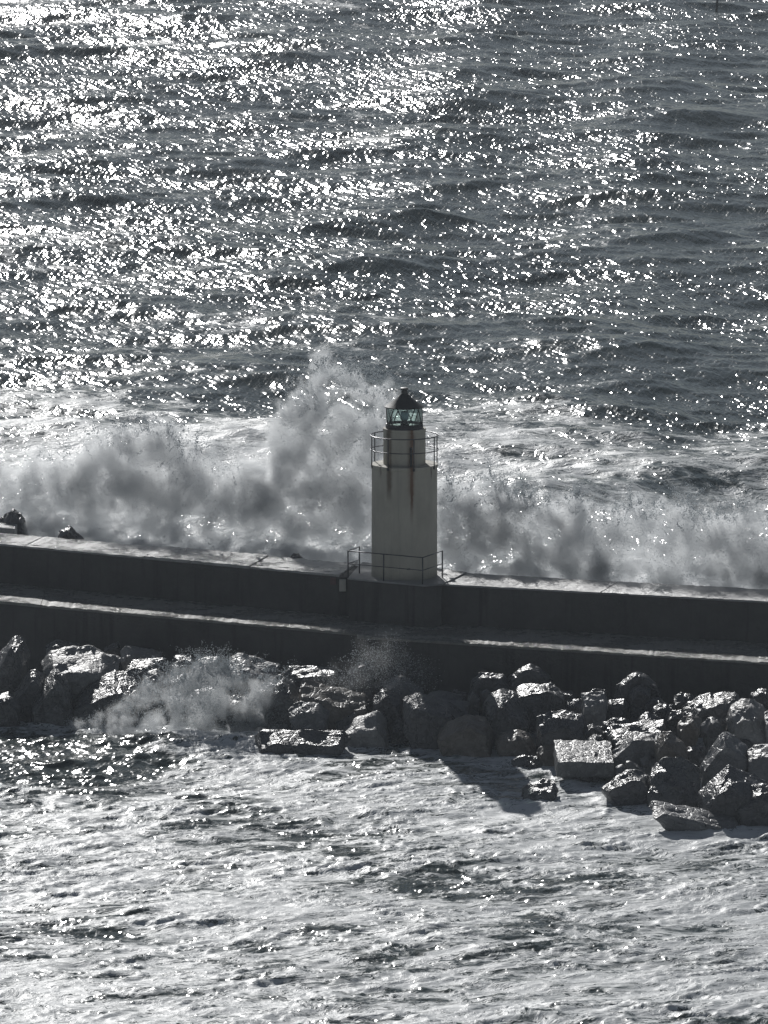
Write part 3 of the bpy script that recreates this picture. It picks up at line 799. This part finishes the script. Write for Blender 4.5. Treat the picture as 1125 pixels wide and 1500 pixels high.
ROCKS = [
 ([(-18,975),(0,961),(21,933),(33,937),(43,959),(34,1010),(0,1030),(-18,1030)], 'tall dark slab leaning at the far left below the quay', D_),
 ([(66,948),(81,939),(118,943),(121,950),(115,960),(66,958)], 'flat wet-topped rock tight under the quay above the broad pale-topped boulder', S_),
 ([(152,949),(174,940),(177,947),(172,958),(156,960)], 'thin bright sliver of rock tight under the quay', S_),
 ([(56,975),(72,955),(126,951),(150,957),(177,968),(172,984),(150,1003),(112,1020),(84,1000)], 'broad boulder with a pale cracked flat top and dark underside', P_),
 ([(174,953),(183,947),(213,950),(237,956),(238,968),(182,966)], 'long flat rock with a shining white top under the quay', P_),
 ([(177,985),(192,968),(213,965),(240,966),(241,985),(205,997)], 'low black rock with curling wet highlights between flat rocks', S_),
 ([(19,1012),(43,983),(53,980),(64,989),(66,1020),(44,1050),(22,1045)], 'dull dark rounded boulder behind the glinting triangular rock', D_),
 ([(44,1019),(79,981),(90,987),(104,1012),(107,1036),(76,1058),(43,1058)], 'triangular boulder with a glittering wet front', S_),
 ([(-15,1024),(0,1016),(11,1014),(26,1023),(33,1038),(31,1060),(-15,1064)], 'rounded dark boulder at the left edge by the waterline', D_),
 ([(81,1038),(102,1036),(108,1042),(98,1058),(73,1060)], 'small dark rock at the waterline before the glittering triangular boulder', G_),
 ([(104,1036),(119,1012),(168,984),(203,993),(206,1012),(184,1032),(150,1044)], 'large sloping wet boulder half lost in the white splash', S_),
 ([(205,1002),(215,987),(228,982),(245,989),(249,1006),(212,1018)], 'pale round rock above the left end of the splash', P_),
 ([(247,974),(255,961),(281,961),(286,970),(268,990),(249,990)], 'dark rock with a lit rim beside the pale round rock', S_),
 ([(278,980),(290,966),(315,963),(330,967),(334,978),(317,992),(285,992)], 'smooth pale dome rock rising behind the splash', P_),
 ([(334,967),(349,960),(368,963),(392,970),(412,974),(402,994),(380,1006),(345,992)], 'rugged boulder with a bright crackled top right of the pale dome', P_),
 ([(245,1001),(262,988),(272,987),(277,1004),(255,1010)], 'small wet rock at the edge of the splash below the lit-rim rock', S_),
 ([(412,990),(424,977),(473,979),(493,976),(503,983),(488,1002),(413,1002)], 'long low dark rock with a thin bright top edge left of the droplets', D_),
 ([(377,1012),(409,991),(430,1000),(443,1022),(430,1045),(385,1036)], 'wet sparkling boulder at the right flank of the splash', S_),
 ([(438,1006),(445,998),(490,1007),(534,1018),(540,1036),(497,1054),(436,1032)], 'big squared brown block with a thin bright top, tilted down to the right', B_),
 ([(420,1040),(440,1027),(464,1031),(485,1045),(480,1060),(455,1072),(428,1060)], 'foam-topped low rock below the tilted brown block', G_),
 ([(372,1082),(384,1070),(443,1076),(505,1073),(516,1085),(486,1096),(428,1102),(381,1094)], 'long black slab lying in the water with foam along its top', D_),
 ([(502,1070),(526,1052),(553,1040),(567,1056),(570,1082),(516,1088)], 'smooth grey wedge rock at the waterline beside the long black slab', P_),
 ([(489,1057),(522,1038),(527,1043),(508,1062),(494,1064)], 'thin tilted slab above the grey wedge rock', G_),
 ([(516,1030),(542,1026),(544,1040),(534,1048),(518,1044)], 'small black rock perched above the grey wedge', D_),
 ([(510,984),(524,971),(538,968),(548,982),(546,1004),(511,1006)], 'rounded rock veiled by flying droplets', G_),
 ([(560,1002),(587,990),(602,1006),(624,1012),(598,1030),(562,1020)], 'grey rock with a bright ridge just right of the droplets', G_),
 ([(545,1024),(562,1010),(589,1024),(593,1046),(564,1062),(541,1044)], 'dark rock right of the small perched black rock', D_),
 ([(590,1024),(606,1018),(620,1018),(661,1031),(682,1051),(645,1084),(610,1084),(590,1050)], 'massive flat dark boulder left of the brown rounded boulder', D_),
 ([(572,1064),(586,1054),(599,1062),(600,1080),(571,1082)], 'small crumbly foam-flecked rock at the waterline under the massive dark boulder', S_),
 ([(598,1058),(612,1050),(627,1074),(617,1086),(599,1084)], 'small dull grey rock next to the crumbly foam-flecked rock', G_),
 ([(626,1014),(654,1011),(682,1021),(668,1032),(630,1030)], 'flat grey rock in the lighthouse shadow, topmost of a flat pair', G_),
 ([(624,1028),(645,1022),(686,1031),(688,1050),(640,1056)], 'flat dim rock in the lighthouse shadow, lower of a flat pair', G_),
 ([(683,1024),(693,1011),(704,1019),(703,1036),(686,1038)], 'small egg-shaped grey rock left of the big white-capped boulder', G_),
 ([(702,1013),(714,1008),(721,1015),(719,1034),(703,1034)], 'little dim rock squeezed against the white-capped boulder', G_),
 ([(706,1038),(716,1018),(733,1012),(757,1018),(775,1038),(768,1066),(740,1078),(714,1062)], 'big dark boulder with a white-lit cap', S_),
 ([(640,1081),(656,1058),(686,1047),(712,1053),(723,1070),(720,1100),(680,1106),(650,1102)], 'large smooth brown rounded boulder at the waterline in shade', B_),
 ([(724,1086),(738,1074),(756,1069),(776,1076),(787,1097),(768,1108),(735,1106)], 'dim brown low boulder right of the large rounded brown one', B_),
 ([(690,996),(702,985),(712,989),(724,992),(737,988),(752,1000),(756,1022),(686,1022)], 'black rock with a V-shaped bright edge under the quay', D_),
 ([(744,990),(758,980),(776,974),(793,977),(805,987),(818,1014),(738,1014)], 'black rock with an arched thin bright rim under the quay', D_),
 ([(754,1012),(758,1006),(778,1007),(806,1002),(828,1014),(826,1044),(778,1048),(757,1030)], 'wide black boulder with a wavy bright top edge', D_),
 ([(786,1050),(806,1042),(827,1040),(858,1047),(862,1078),(827,1096),(785,1088)], 'bulky dark boulder with a bright rim behind the concrete block', D_),
 ([(850,1018),(866,1013),(887,1013),(891,1026),(890,1052),(853,1052)], 'dark rock with one bright flat white face', P_),
 ([(856,1088),(871,1076),(884,1079),(889,1092),(862,1096)], 'small bluish rock just behind the concrete block', G_),
 ([(784,1100),(797,1091),(825,1092),(834,1098),(815,1114),(788,1114)], 'low brown rock left of the concrete block', B_),
 ([(748,1114),(770,1106),(796,1113),(798,1130),(757,1128)], 'low foamy rock awash left of the concrete block', S_),
 ([(764,1154),(790,1146),(814,1143),(820,1162),(787,1176),(764,1170)], 'flat foam-washed rock in front of the concrete block', S_),
 ([(997,1038),(1024,1022),(1041,1018),(1078,1017),(1084,1022),(1070,1050),(1040,1056),(1006,1050)], 'long dark boulder with a bright sloping top left of the great pale boulder', S_),
 ([(1060,1056),(1072,1036),(1087,1026),(1106,1027),(1121,1039),(1128,1056),(1131,1080),(1095,1086),(1073,1072)], 'great pale rough boulder at the right', P_),
 ([(1118,1044),(1140,1036),(1155,1050),(1155,1090),(1122,1092)], 'pale boulder cut by the right edge behind the great pale one', P_),
 ([(980,1046),(986,1041),(999,1039),(1004,1048),(994,1066),(978,1064)], 'small black rock at the top of the right-hand heap', D_),
 ([(992,1060),(1000,1051),(1015,1044),(1029,1054),(1026,1074),(1010,1095),(994,1086)], 'cracked rough brownish rock in the middle of the right-hand heap', B_),
 ([(1025,1064),(1041,1049),(1057,1053),(1066,1064),(1060,1080),(1035,1080)], 'rounded dark rock left of the great pale boulder', G_),
 ([(887,1073),(893,1065),(937,1055),(974,1056),(978,1070),(935,1084),(912,1098),(895,1098)], 'long craggy boulder with a sparkling top at the left of the right-hand heap', S_),
 ([(895,1106),(910,1095),(928,1072),(966,1074),(966,1102),(936,1116),(900,1116)], 'smooth grey sloping boulder under the long craggy one', G_),
 ([(960,1086),(971,1071),(986,1075),(1008,1098),(1010,1116),(967,1122),(959,1104)], 'jagged dark brown rock right of the smooth grey sloping boulder', B_),
 ([(1025,1122),(1042,1096),(1059,1070),(1070,1075),(1095,1094),(1099,1106),(1070,1130),(1056,1146),(1032,1146)], 'tall triangular smooth grey boulder with a pointed top', G_),
 ([(1093,1101),(1106,1093),(1130,1091),(1150,1110),(1148,1140),(1112,1150),(1096,1138)], 'dark boulder at the right edge below the great pale one', G_),
 ([(1058,1124),(1065,1110),(1094,1101),(1101,1132),(1078,1142)], 'rough wet rock between the triangular grey boulder and the right edge', S_),
 ([(1021,1164),(1050,1141),(1067,1125),(1089,1130),(1125,1147),(1138,1198),(1076,1202),(1028,1186)], 'huge dark pyramid boulder at the waterline on the right', D_),
 ([(1074,1182),(1087,1158),(1111,1149),(1140,1152),(1150,1204),(1085,1206)], 'dark boulder in front of the pyramid boulder, touching the right edge', D_),
 ([(879,1156),(904,1139),(919,1128),(941,1131),(955,1141),(950,1172),(902,1177)], 'dark wedge boulder at the waterline right of the concrete block', D_),
 ([(946,1158),(956,1140),(955,1128),(971,1115),(1002,1110),(1029,1132),(1026,1174),(952,1178)], 'dark boulder with a shoulder of white glints at the waterline', S_),
 ([(936,1112),(947,1105),(965,1116),(964,1126),(943,1126)], 'small very pale pebble-shaped rock amid dark boulders', P_),
 ([(914,1112),(921,1109),(946,1127),(943,1136),(920,1128)], 'slim tilted grey rock next to the very pale small rock', G_),
 ([(902,1123),(912,1118),(926,1129),(922,1138),(906,1136)], 'small dark rock above the dark wedge boulder', G_),
 ([(949,1182),(956,1174),(993,1180),(1032,1189),(1078,1200),(1084,1213),(1072,1222),(1021,1212),(963,1198)], 'long low slab awash with water pouring over its edge', G_),
 ([(903,1002),(920,991),(932,985),(946,987),(962,1002),(972,1024),(898,1024)], 'black rock with a small scalloped bright rim high under the quay', D_),
 ([(922,1014),(937,1002),(953,1010),(958,1036),(920,1036)], 'black rock with one tiny glint below the scalloped-rim rock', D_),
]
for outline, label, mat in ROCKS:
    near_quay = min(p[1] for p in outline) < 1000 and outline[0][0] > 640
    rock(outline, label, mat, thick=0.7 if near_quay else None)
# rocks lost in the shade of the quay
rr = random.Random(5)
SHADE = [(640,1000,30),(672,998,28),(726,1030,40),(745,1000,34),(830,1000,40),(840,1030,44),(875,1000,36),(900,1030,44),(905,1060,40),(960,1010,44),(975,1036,44),(1005,1005,40),(1040,1005,36),(1080,1010,40),(1115,1015,36),
         (700,1058,40),(760,1052,36),(870,1068,40),(955,1052,40),(980,1092,36),(1022,1096,34),(1000,1130,40),(1085,1085,30),(470,1000,40),(560,985,36),(600,1000,40),(120,1025,40),(150,975,30),(30,1000,44),(300,995,40),(350,1010,44),(440,1015,36),(1050,1160,40),(870,1110,40),(925,1105,34),(905,1150,36)]
named = []
for outline, label, mat in ROCKS:
    xs = [p[0] for p in outline]; ys = [p[1] for p in outline]
    named.append((sum(xs) / len(xs), sum(ys) / len(ys), label))
used = set()
for x, y, s in SHADE:
    if y <= 1010: y += 16
    if x > 620 and y <= 1036 and s >= 40: s *= 0.85
    n = 7
    ol = [(x + s * 0.55 * math.cos(2 * math.pi * k / n + rr.uniform(-0.25, 0.25)) * rr.uniform(0.8, 1.1), y + 6 + s * 0.36 * math.sin(2 * math.pi * k / n) * rr.uniform(0.8, 1.1)) for k in range(n)]
    for nx, ny, lab in sorted(named, key=lambda q: (q[0] - x) ** 2 + (q[1] - y) ** 2):
        dx, dy = x - nx, y - ny
        rel = ('above' if dy < 0 else 'below') if abs(dy) > abs(dx) * 0.8 else ('just left of' if dx < 0 else 'just right of')
        text = 'shaded black rock ' + rel + ' the ' + lab
        if text not in used and len(text.split()) <= 16: break
    used.add(text)
    rock(ol, text, D_, group='boulders lost in the shade', dY=0.35)

# cast concrete block
def concrete_block():
    c0 = at(857, 1141, 0.18)
    t_ = Matrix.Rotation(R(3), 3, 'Z') @ Matrix.Rotation(R(9), 3, 'X') @ Matrix.Rotation(R(1.5), 3, 'Y')
    bm = bmesh.new()
    box(bm, (0, 1.25, 0.30), 2.0, 2.3, 0.56)
    bmesh.ops.subdivide_edges(bm, edges=list(bm.edges), cuts=9, use_grid_fill=True)
    for v in bm.verts:
        edge = (abs(abs(v.co.x) - 1.0) < 0.01) + (abs(abs(v.co.y - 1.25) - 1.15) < 0.01) + (abs(abs(v.co.z - 0.3) - 0.28) < 0.01)
        if edge >= 2:
            v.co += (Vector((0, 1.25, 0.3)) - v.co).normalized() * abs(mnoise.noise(v.co * 3)) * 0.12
        v.co += Vector((mnoise.noise(v.co * 2.3), mnoise.noise(v.co * 2.3 + Vector((9, 0, 0))), mnoise.noise(v.co * 3.1 + Vector((0, 9, 0))))) * 0.035
        # taper towards the back as the block sits askew
        v.co.x += 0.03 * (v.co.y)
    bmesh.ops.rotate(bm, verts=list(bm.verts), cent=(0, 0, 0), matrix=t_)
    o = bm_obj('concrete_block', bm, M_BLOCK, None, True)
    o.data.set_sharp_from_angle(angle=R(30))
    o.location = c0
    tag(o, 'squared cast concrete block lying among the boulders at the waterline', 'concrete block')
concrete_block()

# rocks on the seaward side, showing over the wall
def sea_rock(outline, label, back, mat=M_RDARK):
    xs = [p[0] for p in outline]
    xc = (min(xs) + max(xs)) / 2
    Y = P(xc, FAR_L, H).y + back
    global rock_count; rock_count += 1
    w = (max(xs) - min(xs)) * Y / FOC
    o = hull_rock('boulder', outline, Y, w * 0.8, mat, rock_count * 7 + 1, 3.0, 0.09)
    tag(o, label, 'boulder', 'boulders on the seaward side of the wall')
sea_rock([(86,786),(88,779),(99,769),(103,769),(122,787),(126,796),(86,796)], 'dark pointed rock showing above the far edge of the wall', 1.0)
sea_rock([(-8,780),(0,760),(9,753),(18,744),(29,747),(38,764),(42,780)], 'dark rough rock in the spray at the left edge above the wall', 2.2)
sea_rock([(421,820),(428,812),(438,809),(446,818),(446,826),(421,826)], 'small black rock poking over the wall under the tall plume', 0.9)

# far pole in the sea
b0 = at(1047.5, 16, 0)
mp = thing('marker_pole', (b0.x, b0.y, 0), 'slender dark pole standing in the sea at the top edge', 'pole')
bm = bmesh.new(); tube(bm, [(0, 0, -1.5), (0.32, 0, 2.6)], 0.10, 10)
bm_obj('pole', bm, M_IRON, mp, True)
bm = bmesh.new(); box(bm, (0.33, 0, 2.72), 0.35, 0.35, 0.30)
bm_obj('topmark', bm, M_IRON, mp)

# ---------------------------------------------------------------- spray
def spray_volume(name, pts, rad, res, density, warp, label_seed, band=1.0, aniso=0.45):
    """pts: centres (world); fog density falls off from them, torn up by noise"""
    pts = np.array(pts)
    me = bpy.data.meshes.new(name)
    me.from_pydata([tuple(p) for p in pts], [], [])
    a = me.attributes.new('rad', 'FLOAT', 'POINT'); a.data.foreach_set('value', np.array(rad, dtype=np.float32))
    o = bpy.data.objects.new(name, me); COL.objects.link(o)
    ng = bpy.data.node_groups.new(name, 'GeometryNodeTree')
    ng.interface.new_socket('Geometry', in_out='INPUT', socket_type='NodeSocketGeometry')
    ng.interface.new_socket('Geometry', in_out='OUTPUT', socket_type='NodeSocketGeometry')
    N, L = ng.nodes, ng.links
    gi, go = N.new('NodeGroupInput'), N.new('NodeGroupOutput')
    def nd(t, ins=None, **kw):
        x = N.new(t)
        for k, v in kw.items(): setattr(x, k, v)
        for k, v in (ins or {}).items():
            if isinstance(v, bpy.types.NodeSocket): L.new(v, x.inputs[k])
            else: x.inputs[k].default_value = v
        return x
    def mth(op, a, b=0.0, clamp=False): return nd('ShaderNodeMath', {0: a, 1: b}, operation=op, use_clamp=clamp).outputs[0]
    pos = nd('GeometryNodeInputPosition').outputs[0]
    def warped(p, scale, amt, detail=3.0):
        nz = nd('ShaderNodeTexNoise', {'Vector': p, 'Scale': scale, 'Detail': detail, 'Roughness': 0.6}).outputs['Color']
        v = nd('ShaderNodeVectorMath', {0: nz, 1: (0.5, 0.5, 0.5)}, operation='SUBTRACT').outputs[0]
        v = nd('ShaderNodeVectorMath', {0: v, 'Scale': amt}, operation='SCALE').outputs[0]
        return nd('ShaderNodeVectorMath', {0: p, 1: v}, operation='ADD').outputs[0]
    pw = warped(pos, warp[2], warp[0])
    pw = warped(pw, warp[2] * 3.5, warp[1], 4.0)
    sn = nd('GeometryNodeSampleNearest', {'Geometry': gi.outputs[0], 'Sample Position': pw}, domain='POINT')
    def sample(dtype, val):
        s = nd('GeometryNodeSampleIndex', None, data_type=dtype, domain='POINT')
        L.new(gi.outputs[0], s.inputs['Geometry'])
        L.new(val, s.inputs['Value'])
        L.new(sn.outputs[0], s.inputs['Index'])
        return s.outputs[0]
    ctr = sample('FLOAT_VECTOR', nd('GeometryNodeInputPosition').outputs[0])
    ra = nd('GeometryNodeInputNamedAttribute', {'Name': 'rad'}, data_type='FLOAT').outputs[0]
    rad_s = sample('FLOAT', ra)
    dist = nd('ShaderNodeVectorMath', {0: pw, 1: ctr}, operation='DISTANCE').outputs['Value']
    q = mth('SUBTRACT', 1.0, mth('DIVIDE', dist, rad_s))
    nz = nd('ShaderNodeTexNoise', {'Vector': nd('ShaderNodeVectorMath', {0: pos, 1: (1.0, 1.0, 0.7)}, operation='MULTIPLY').outputs[0], 'Scale': warp[2] * 3.0, 'Detail': 8.0, 'Roughness': 0.74}).outputs[0]
    nn = mth('MULTIPLY', mth('SUBTRACT', nz, 0.5), 3.2)
    dq = mth('ADD', mth('MULTIPLY', q, band), nn)
    dd = nd('ShaderNodeMapRange', {0: dq, 1: 0.05, 2: 1.0, 3: 0.0, 4: 1.0}, interpolation_type='SMOOTHSTEP').outputs[0]
    inside = nd('ShaderNodeMapRange', {0: q, 1: 0.0, 2: 0.25, 3: 0.0, 4: 1.0}).outputs[0]
    dens = mth('MULTIPLY', mth('MULTIPLY', dd, inside), density * 3.2)
    mg = 0.4 + 0.45 * (warp[0] + warp[1])
    lo = (pts - np.array(rad)[:, None]).min(0) - mg; hi = (pts + np.array(rad)[:, None]).max(0) + mg
    vc = nd('GeometryNodeVolumeCube', {'Density': dens, 'Min': tuple(lo), 'Max': tuple(hi)})
    n = [max(8, int((hi[i] - lo[i]) / res)) for i in range(3)]
    for i, ax in enumerate('XYZ'): vc.inputs['Resolution ' + ax].default_value = n[i]
    sm = nd('GeometryNodeSetMaterial', {'Geometry': vc.outputs[0]})
    t = NT(name + '_mist')
    at_ = t.n('ShaderNodeAttribute', attribute_name='density').outputs['Fac']
    v = t.n('ShaderNodeVolumePrincipled', {'Color': rgb(0.95, 0.965, 0.975), 'Density': at_, 'Anisotropy': aniso})
    v.inputs['Density Attribute'].default_value = ''
    t.link(v.outputs[0], t.out.inputs['Volume'])
    sm.inputs['Material'].default_value = t.m
    L.new(sm.outputs[0], go.inputs[0])
    mod = o.modifiers.new('mist', 'NODES'); mod.node_group = ng
    me.materials.append(t.m)
    o['kind'] = 'stuff'
    return o
def blob_points(blobs, yfun, spread, seed, step=0.75):
    """many small centres spread through blobs given as photo x, y, radius in pixels"""
    r = random.Random(seed)
    pts, rad = [], []
    for x, y, rp in blobs:
        Y = yfun(x, y)
        c = at_y(x, y, Y)
        Rm = rp * Y / FOC
        for _ in range(max(4, int((rp / 10) ** 2))):
            while True:
                v = Vector((r.uniform(-1, 1), r.uniform(-1, 1), r.uniform(-1, 1)))
                if v.length < 1: break
            pts.append(tuple(c + Vector((v.x * Rm, v.y * Rm * spread, v.z * Rm))))
            rad.append(Rm * r.uniform(0.3, 0.65) + 0.22)
    return pts, rad
def behind(off):
    def f(x, y):
        tab = FAR_L if x < 560 else FAR_R
        return P(x, tab, H).y + off + (830 - y) * 0.004
    return f
PLUME_L = [(-20,735,40),(10,720,36),(20,750,34),(50,705,34),(70,725,40),(120,700,42),(165,680,45),(205,655,30),(232,645,26),(255,685,42),(300,710,42),(350,730,40),(385,720,30),(60,765,30),(130,745,42),(200,735,48),(270,750,45),(340,765,35),(160,785,30),(250,795,30),(320,800,28),(90,680,24),(-10,690,24),(270,650,18)]
PLUME_C = [(465,565,22),(500,562,22),(440,580,18),(525,572,20),(450,600,26),(490,605,36),(535,625,34),(440,645,34),(480,660,42),(525,680,42),(430,695,38),(400,715,34),(470,720,45),(525,740,45),(400,755,38),(450,775,42),(510,790,38),(380,790,30),(430,805,25),(545,700,32),(415,660,20),(555,660,22),(545,578,24),(562,602,24),(428,598,24),(424,640,28),(505,552,18),(470,550,16),(560,640,26)]
PLUME_R = [(665,765,34),(705,755,36),(745,765,38),(790,765,36),(830,765,30),(850,755,24),(690,800,36),(740,805,34),(790,810,32),(840,805,32),(865,830,26),(720,730,22),(770,735,18),(660,730,22)]
PLUME_F = [(870,800,32),(910,785,34),(950,770,34),(990,785,38),(1030,795,40),(1070,800,42),(1115,805,44),(900,830,25),(960,835,28),(1040,845,26),(1110,850,26),(1150,800,40),(930,750,24),(1010,755,26),(1085,762,28),(890,815,30),(990,830,34),(1080,840,34),(1150,840,36)]
PLUME_BASE = [(x, 812 + 0.06 * (x - 300) * (x > 300) - (300 - x) * 0.09 * (x < 300), 22) for x in range(30, 560, 18)] + [(x, 836 + (x - 650) * 0.055, 20) for x in range(655, 1150, 20)]
pl_defs = [('sea_spray', PLUME_L, behind(5.5), 0.75, 0.9), ('sea_spray', PLUME_C, behind(5.0), 0.7, 1.0), ('sea_spray', PLUME_BASE, behind(2.6), 0.8, 1.7), ('sea_spray', PLUME_R, behind(4.0), 1.0, 1.35), ('sea_spray', PLUME_F, behind(3.0), 1.1, 0.75)]
drop_src = []
for i, (nm, bl, yf, sprd, den) in enumerate(pl_defs):
    pts, rad = blob_points(bl, yf, sprd, 40 + i)
    drop_src.append((pts, rad, 13000))
    spray_volume(nm, pts, rad, 0.065, den, (2.2, 1.0, 0.38), i)
# a thin veil of drifting spray along the whole wall
VEIL = [(x, 770 + 0.055 * (x - 560) - (40 if x < 560 else 0), 62) for x in range(-40, 1180, 44)] + [(x, 690, 50) for x in range(-20, 560, 60)]
pts, rad = blob_points(VEIL, behind(8.0), 0.7, 77)
spray_volume('drifting_spray', pts, rad, 0.14, 0.085, (2.2, 1.0, 0.38), 7)
# run-up splash on the left rocks
def inner(off):
    def f(x, y):
        return at(x, 1055, 0.3).y + off
    return f
SPL = [(190,1035,16),(215,1020,20),(245,1015,22),(280,1003,26),(310,1006,24),(345,1010,24),(375,1015,22),(400,1020,18),(265,1040,24),(315,1035,28),(360,1040,26),(400,1045,22),(425,1040,14),(225,1052,20),(175,1052,14),(140,1060,11),(110,1066,9),(295,1068,22),(345,1072,22),(395,1078,16)]
pts, rad = blob_points(SPL, inner(-0.6), 0.8, 61)
drop_src.append((pts, rad, 26000))
spray_volume('splash_mist', pts, rad, 0.04, 0.8, (1.3, 0.6, 0.9), 9)
SPC = [(500,990,20),(530,978,26),(560,968,28),(590,976,24),(615,990,20),(560,996,26),(530,955,14),(580,950,14),(480,994,14)]

def droplets(name, src, seed, label=None, size=(0.009, 0.026), shell=1.35, jets=0):
    r = np.random.default_rng(seed)
    cs, ss = [], []
    for pts, rad, n in src:
        pts = np.array(pts); rad = np.array(rad)
        i = r.choice(len(pts), n, p=rad ** 2 / (rad ** 2).sum())
        v = r.normal(size=(n, 3)); v /= np.linalg.norm(v, axis=1)[:, None]
        d = rad[i] * r.uniform(0.3, shell, n) ** 0.7
        c = pts[i] + v * d[:, None]
        cs.append(c); ss.append(r.uniform(size[0], size[1], n) * (0.4 + 0.6 * r.random(n)))
    # strings of water flung out of the crests
    for pts, rad, n in src if jets else ():
        pts = np.array(pts); rad = np.array(rad)
        if np.ptp(pts[:, 2]) < 2.5: continue
        zc = pts[:, 2].mean()
        w = np.clip(pts[:, 2] - zc - 0.2, 0.0, None) ** 1.5; w = w / w.sum()
        for _ in range(jets):
            k = r.choice(len(pts), p=w)
            d = np.array([r.normal(0.1, 0.55), r.normal(0, 0.4), abs(r.normal(0.9, 0.35))]); d /= np.linalg.norm(d)
            m = int(r.integers(16, 48)); L = r.uniform(0.5, 2.0)
            u = np.sort(r.random(m))
            p = pts[k] + d * (rad[k] * 0.55 + u[:, None] * L) + r.normal(0, 0.05, (m, 3)) * (0.4 + u[:, None])
            p[:, 2] -= 0.25 * (u * L) ** 2
            cs.append(p); ss.append(r.uniform(0.009, 0.030, m) * (1.15 - 0.7 * u))
    c = np.concatenate(cs); s = np.concatenate(ss)
    n = len(c)
    tet = np.array([[1, 1, 1], [1, -1, -1], [-1, 1, -1], [-1, -1, 1]], dtype=float) / math.sqrt(3)
    # random rotation per drop from quaternions
    q = r.normal(size=(n, 4)); q /= np.linalg.norm(q, axis=1)[:, None]
    w, x, y, z = q.T
    M = np.stack([np.stack([1 - 2 * (y * y + z * z), 2 * (x * y - z * w), 2 * (x * z + y * w)], -1),
                  np.stack([2 * (x * y + z * w), 1 - 2 * (x * x + z * z), 2 * (y * z - x * w)], -1),
                  np.stack([2 * (x * z - y * w), 2 * (y * z + x * w), 1 - 2 * (x * x + y * y)], -1)], 1)
    V = np.einsum('nij,kj->nki', M, tet) * s[:, None, None] * 1.3 + c[:, None, :]
    f = np.array([[0, 1, 2], [0, 3, 1], [0, 2, 3], [1, 3, 2]])
    F = (f[None] + 4 * np.arange(n)[:, None, None]).reshape(-1, 3).astype(np.int32)
    me = bpy.data.meshes.new(name)
    me.vertices.add(4 * n); me.vertices.foreach_set('co', V.reshape(-1).astype(np.float32))
    me.loops.add(F.size); me.loops.foreach_set('vertex_index', F.ravel())
    me.polygons.add(len(F))
    me.polygons.foreach_set('loop_start', np.arange(0, F.size, 3, dtype=np.int32))
    me.polygons.foreach_set('loop_total', np.full(len(F), 3, dtype=np.int32))
    me.update(calc_edges=True)
    me.materials.append(M_DROP)
    o = bpy.data.objects.new(name, me); COL.objects.link(o)
    o['kind'] = 'stuff'
    return o
droplets('spray_droplets', drop_src, 3, jets=190)
SPW = [(x, 1063 + 0.06 * (x - 110) + (9 if k % 2 else 0), 11 + 5 * (k % 3)) for k, x in enumerate(range(165, 455, 14))]
pts, rad = blob_points(SPW, lambda x, y: at(x, 1070, 0.1).y - 0.6, 1.4, 63)
spray_volume('splash_mist', pts, rad, 0.04, 0.9, (0.9, 0.45, 1.1), 10)
pts, rad = blob_points(SPC, lambda x, y: at(x, 1035, 0.8).y, 0.8, 71)
spray_volume('splash_mist', pts, rad, 0.05, 0.045, (0.9, 0.45, 0.9), 12)
droplets('splash_droplets', [(pts, rad, 4200)], 4, size=(0.007, 0.024), shell=1.5)

# ---------------------------------------------------------------- words for the setting and the masses
WORDS = {'sea': ('grey-green open sea full of white sun glitter', 'sea'),
         'harbour_water': ('foam-covered sheltered water in front of the rocks', 'water'),
         'haze': ('thin salt haze hanging over the water', 'haze'),
         'sea_spray': ('tall burst of white spray thrown up behind the sea wall', 'spray'),
         'drifting_spray': ('thin veil of spray drifting along the sea wall', 'spray'),
         'splash_mist': ('white wash bursting over the near rocks', 'spray'),
         'spray_droplets': ('countless droplets flung from the breaking waves', 'droplets'),
         'splash_droplets': ('fine droplets flying up in front of the quay below the lighthouse', 'droplets')}
for o in scene.objects:
    w = WORDS.get(o.name.split('.')[0])
    if w and o.parent is None:
        o['label'], o['category'] = w
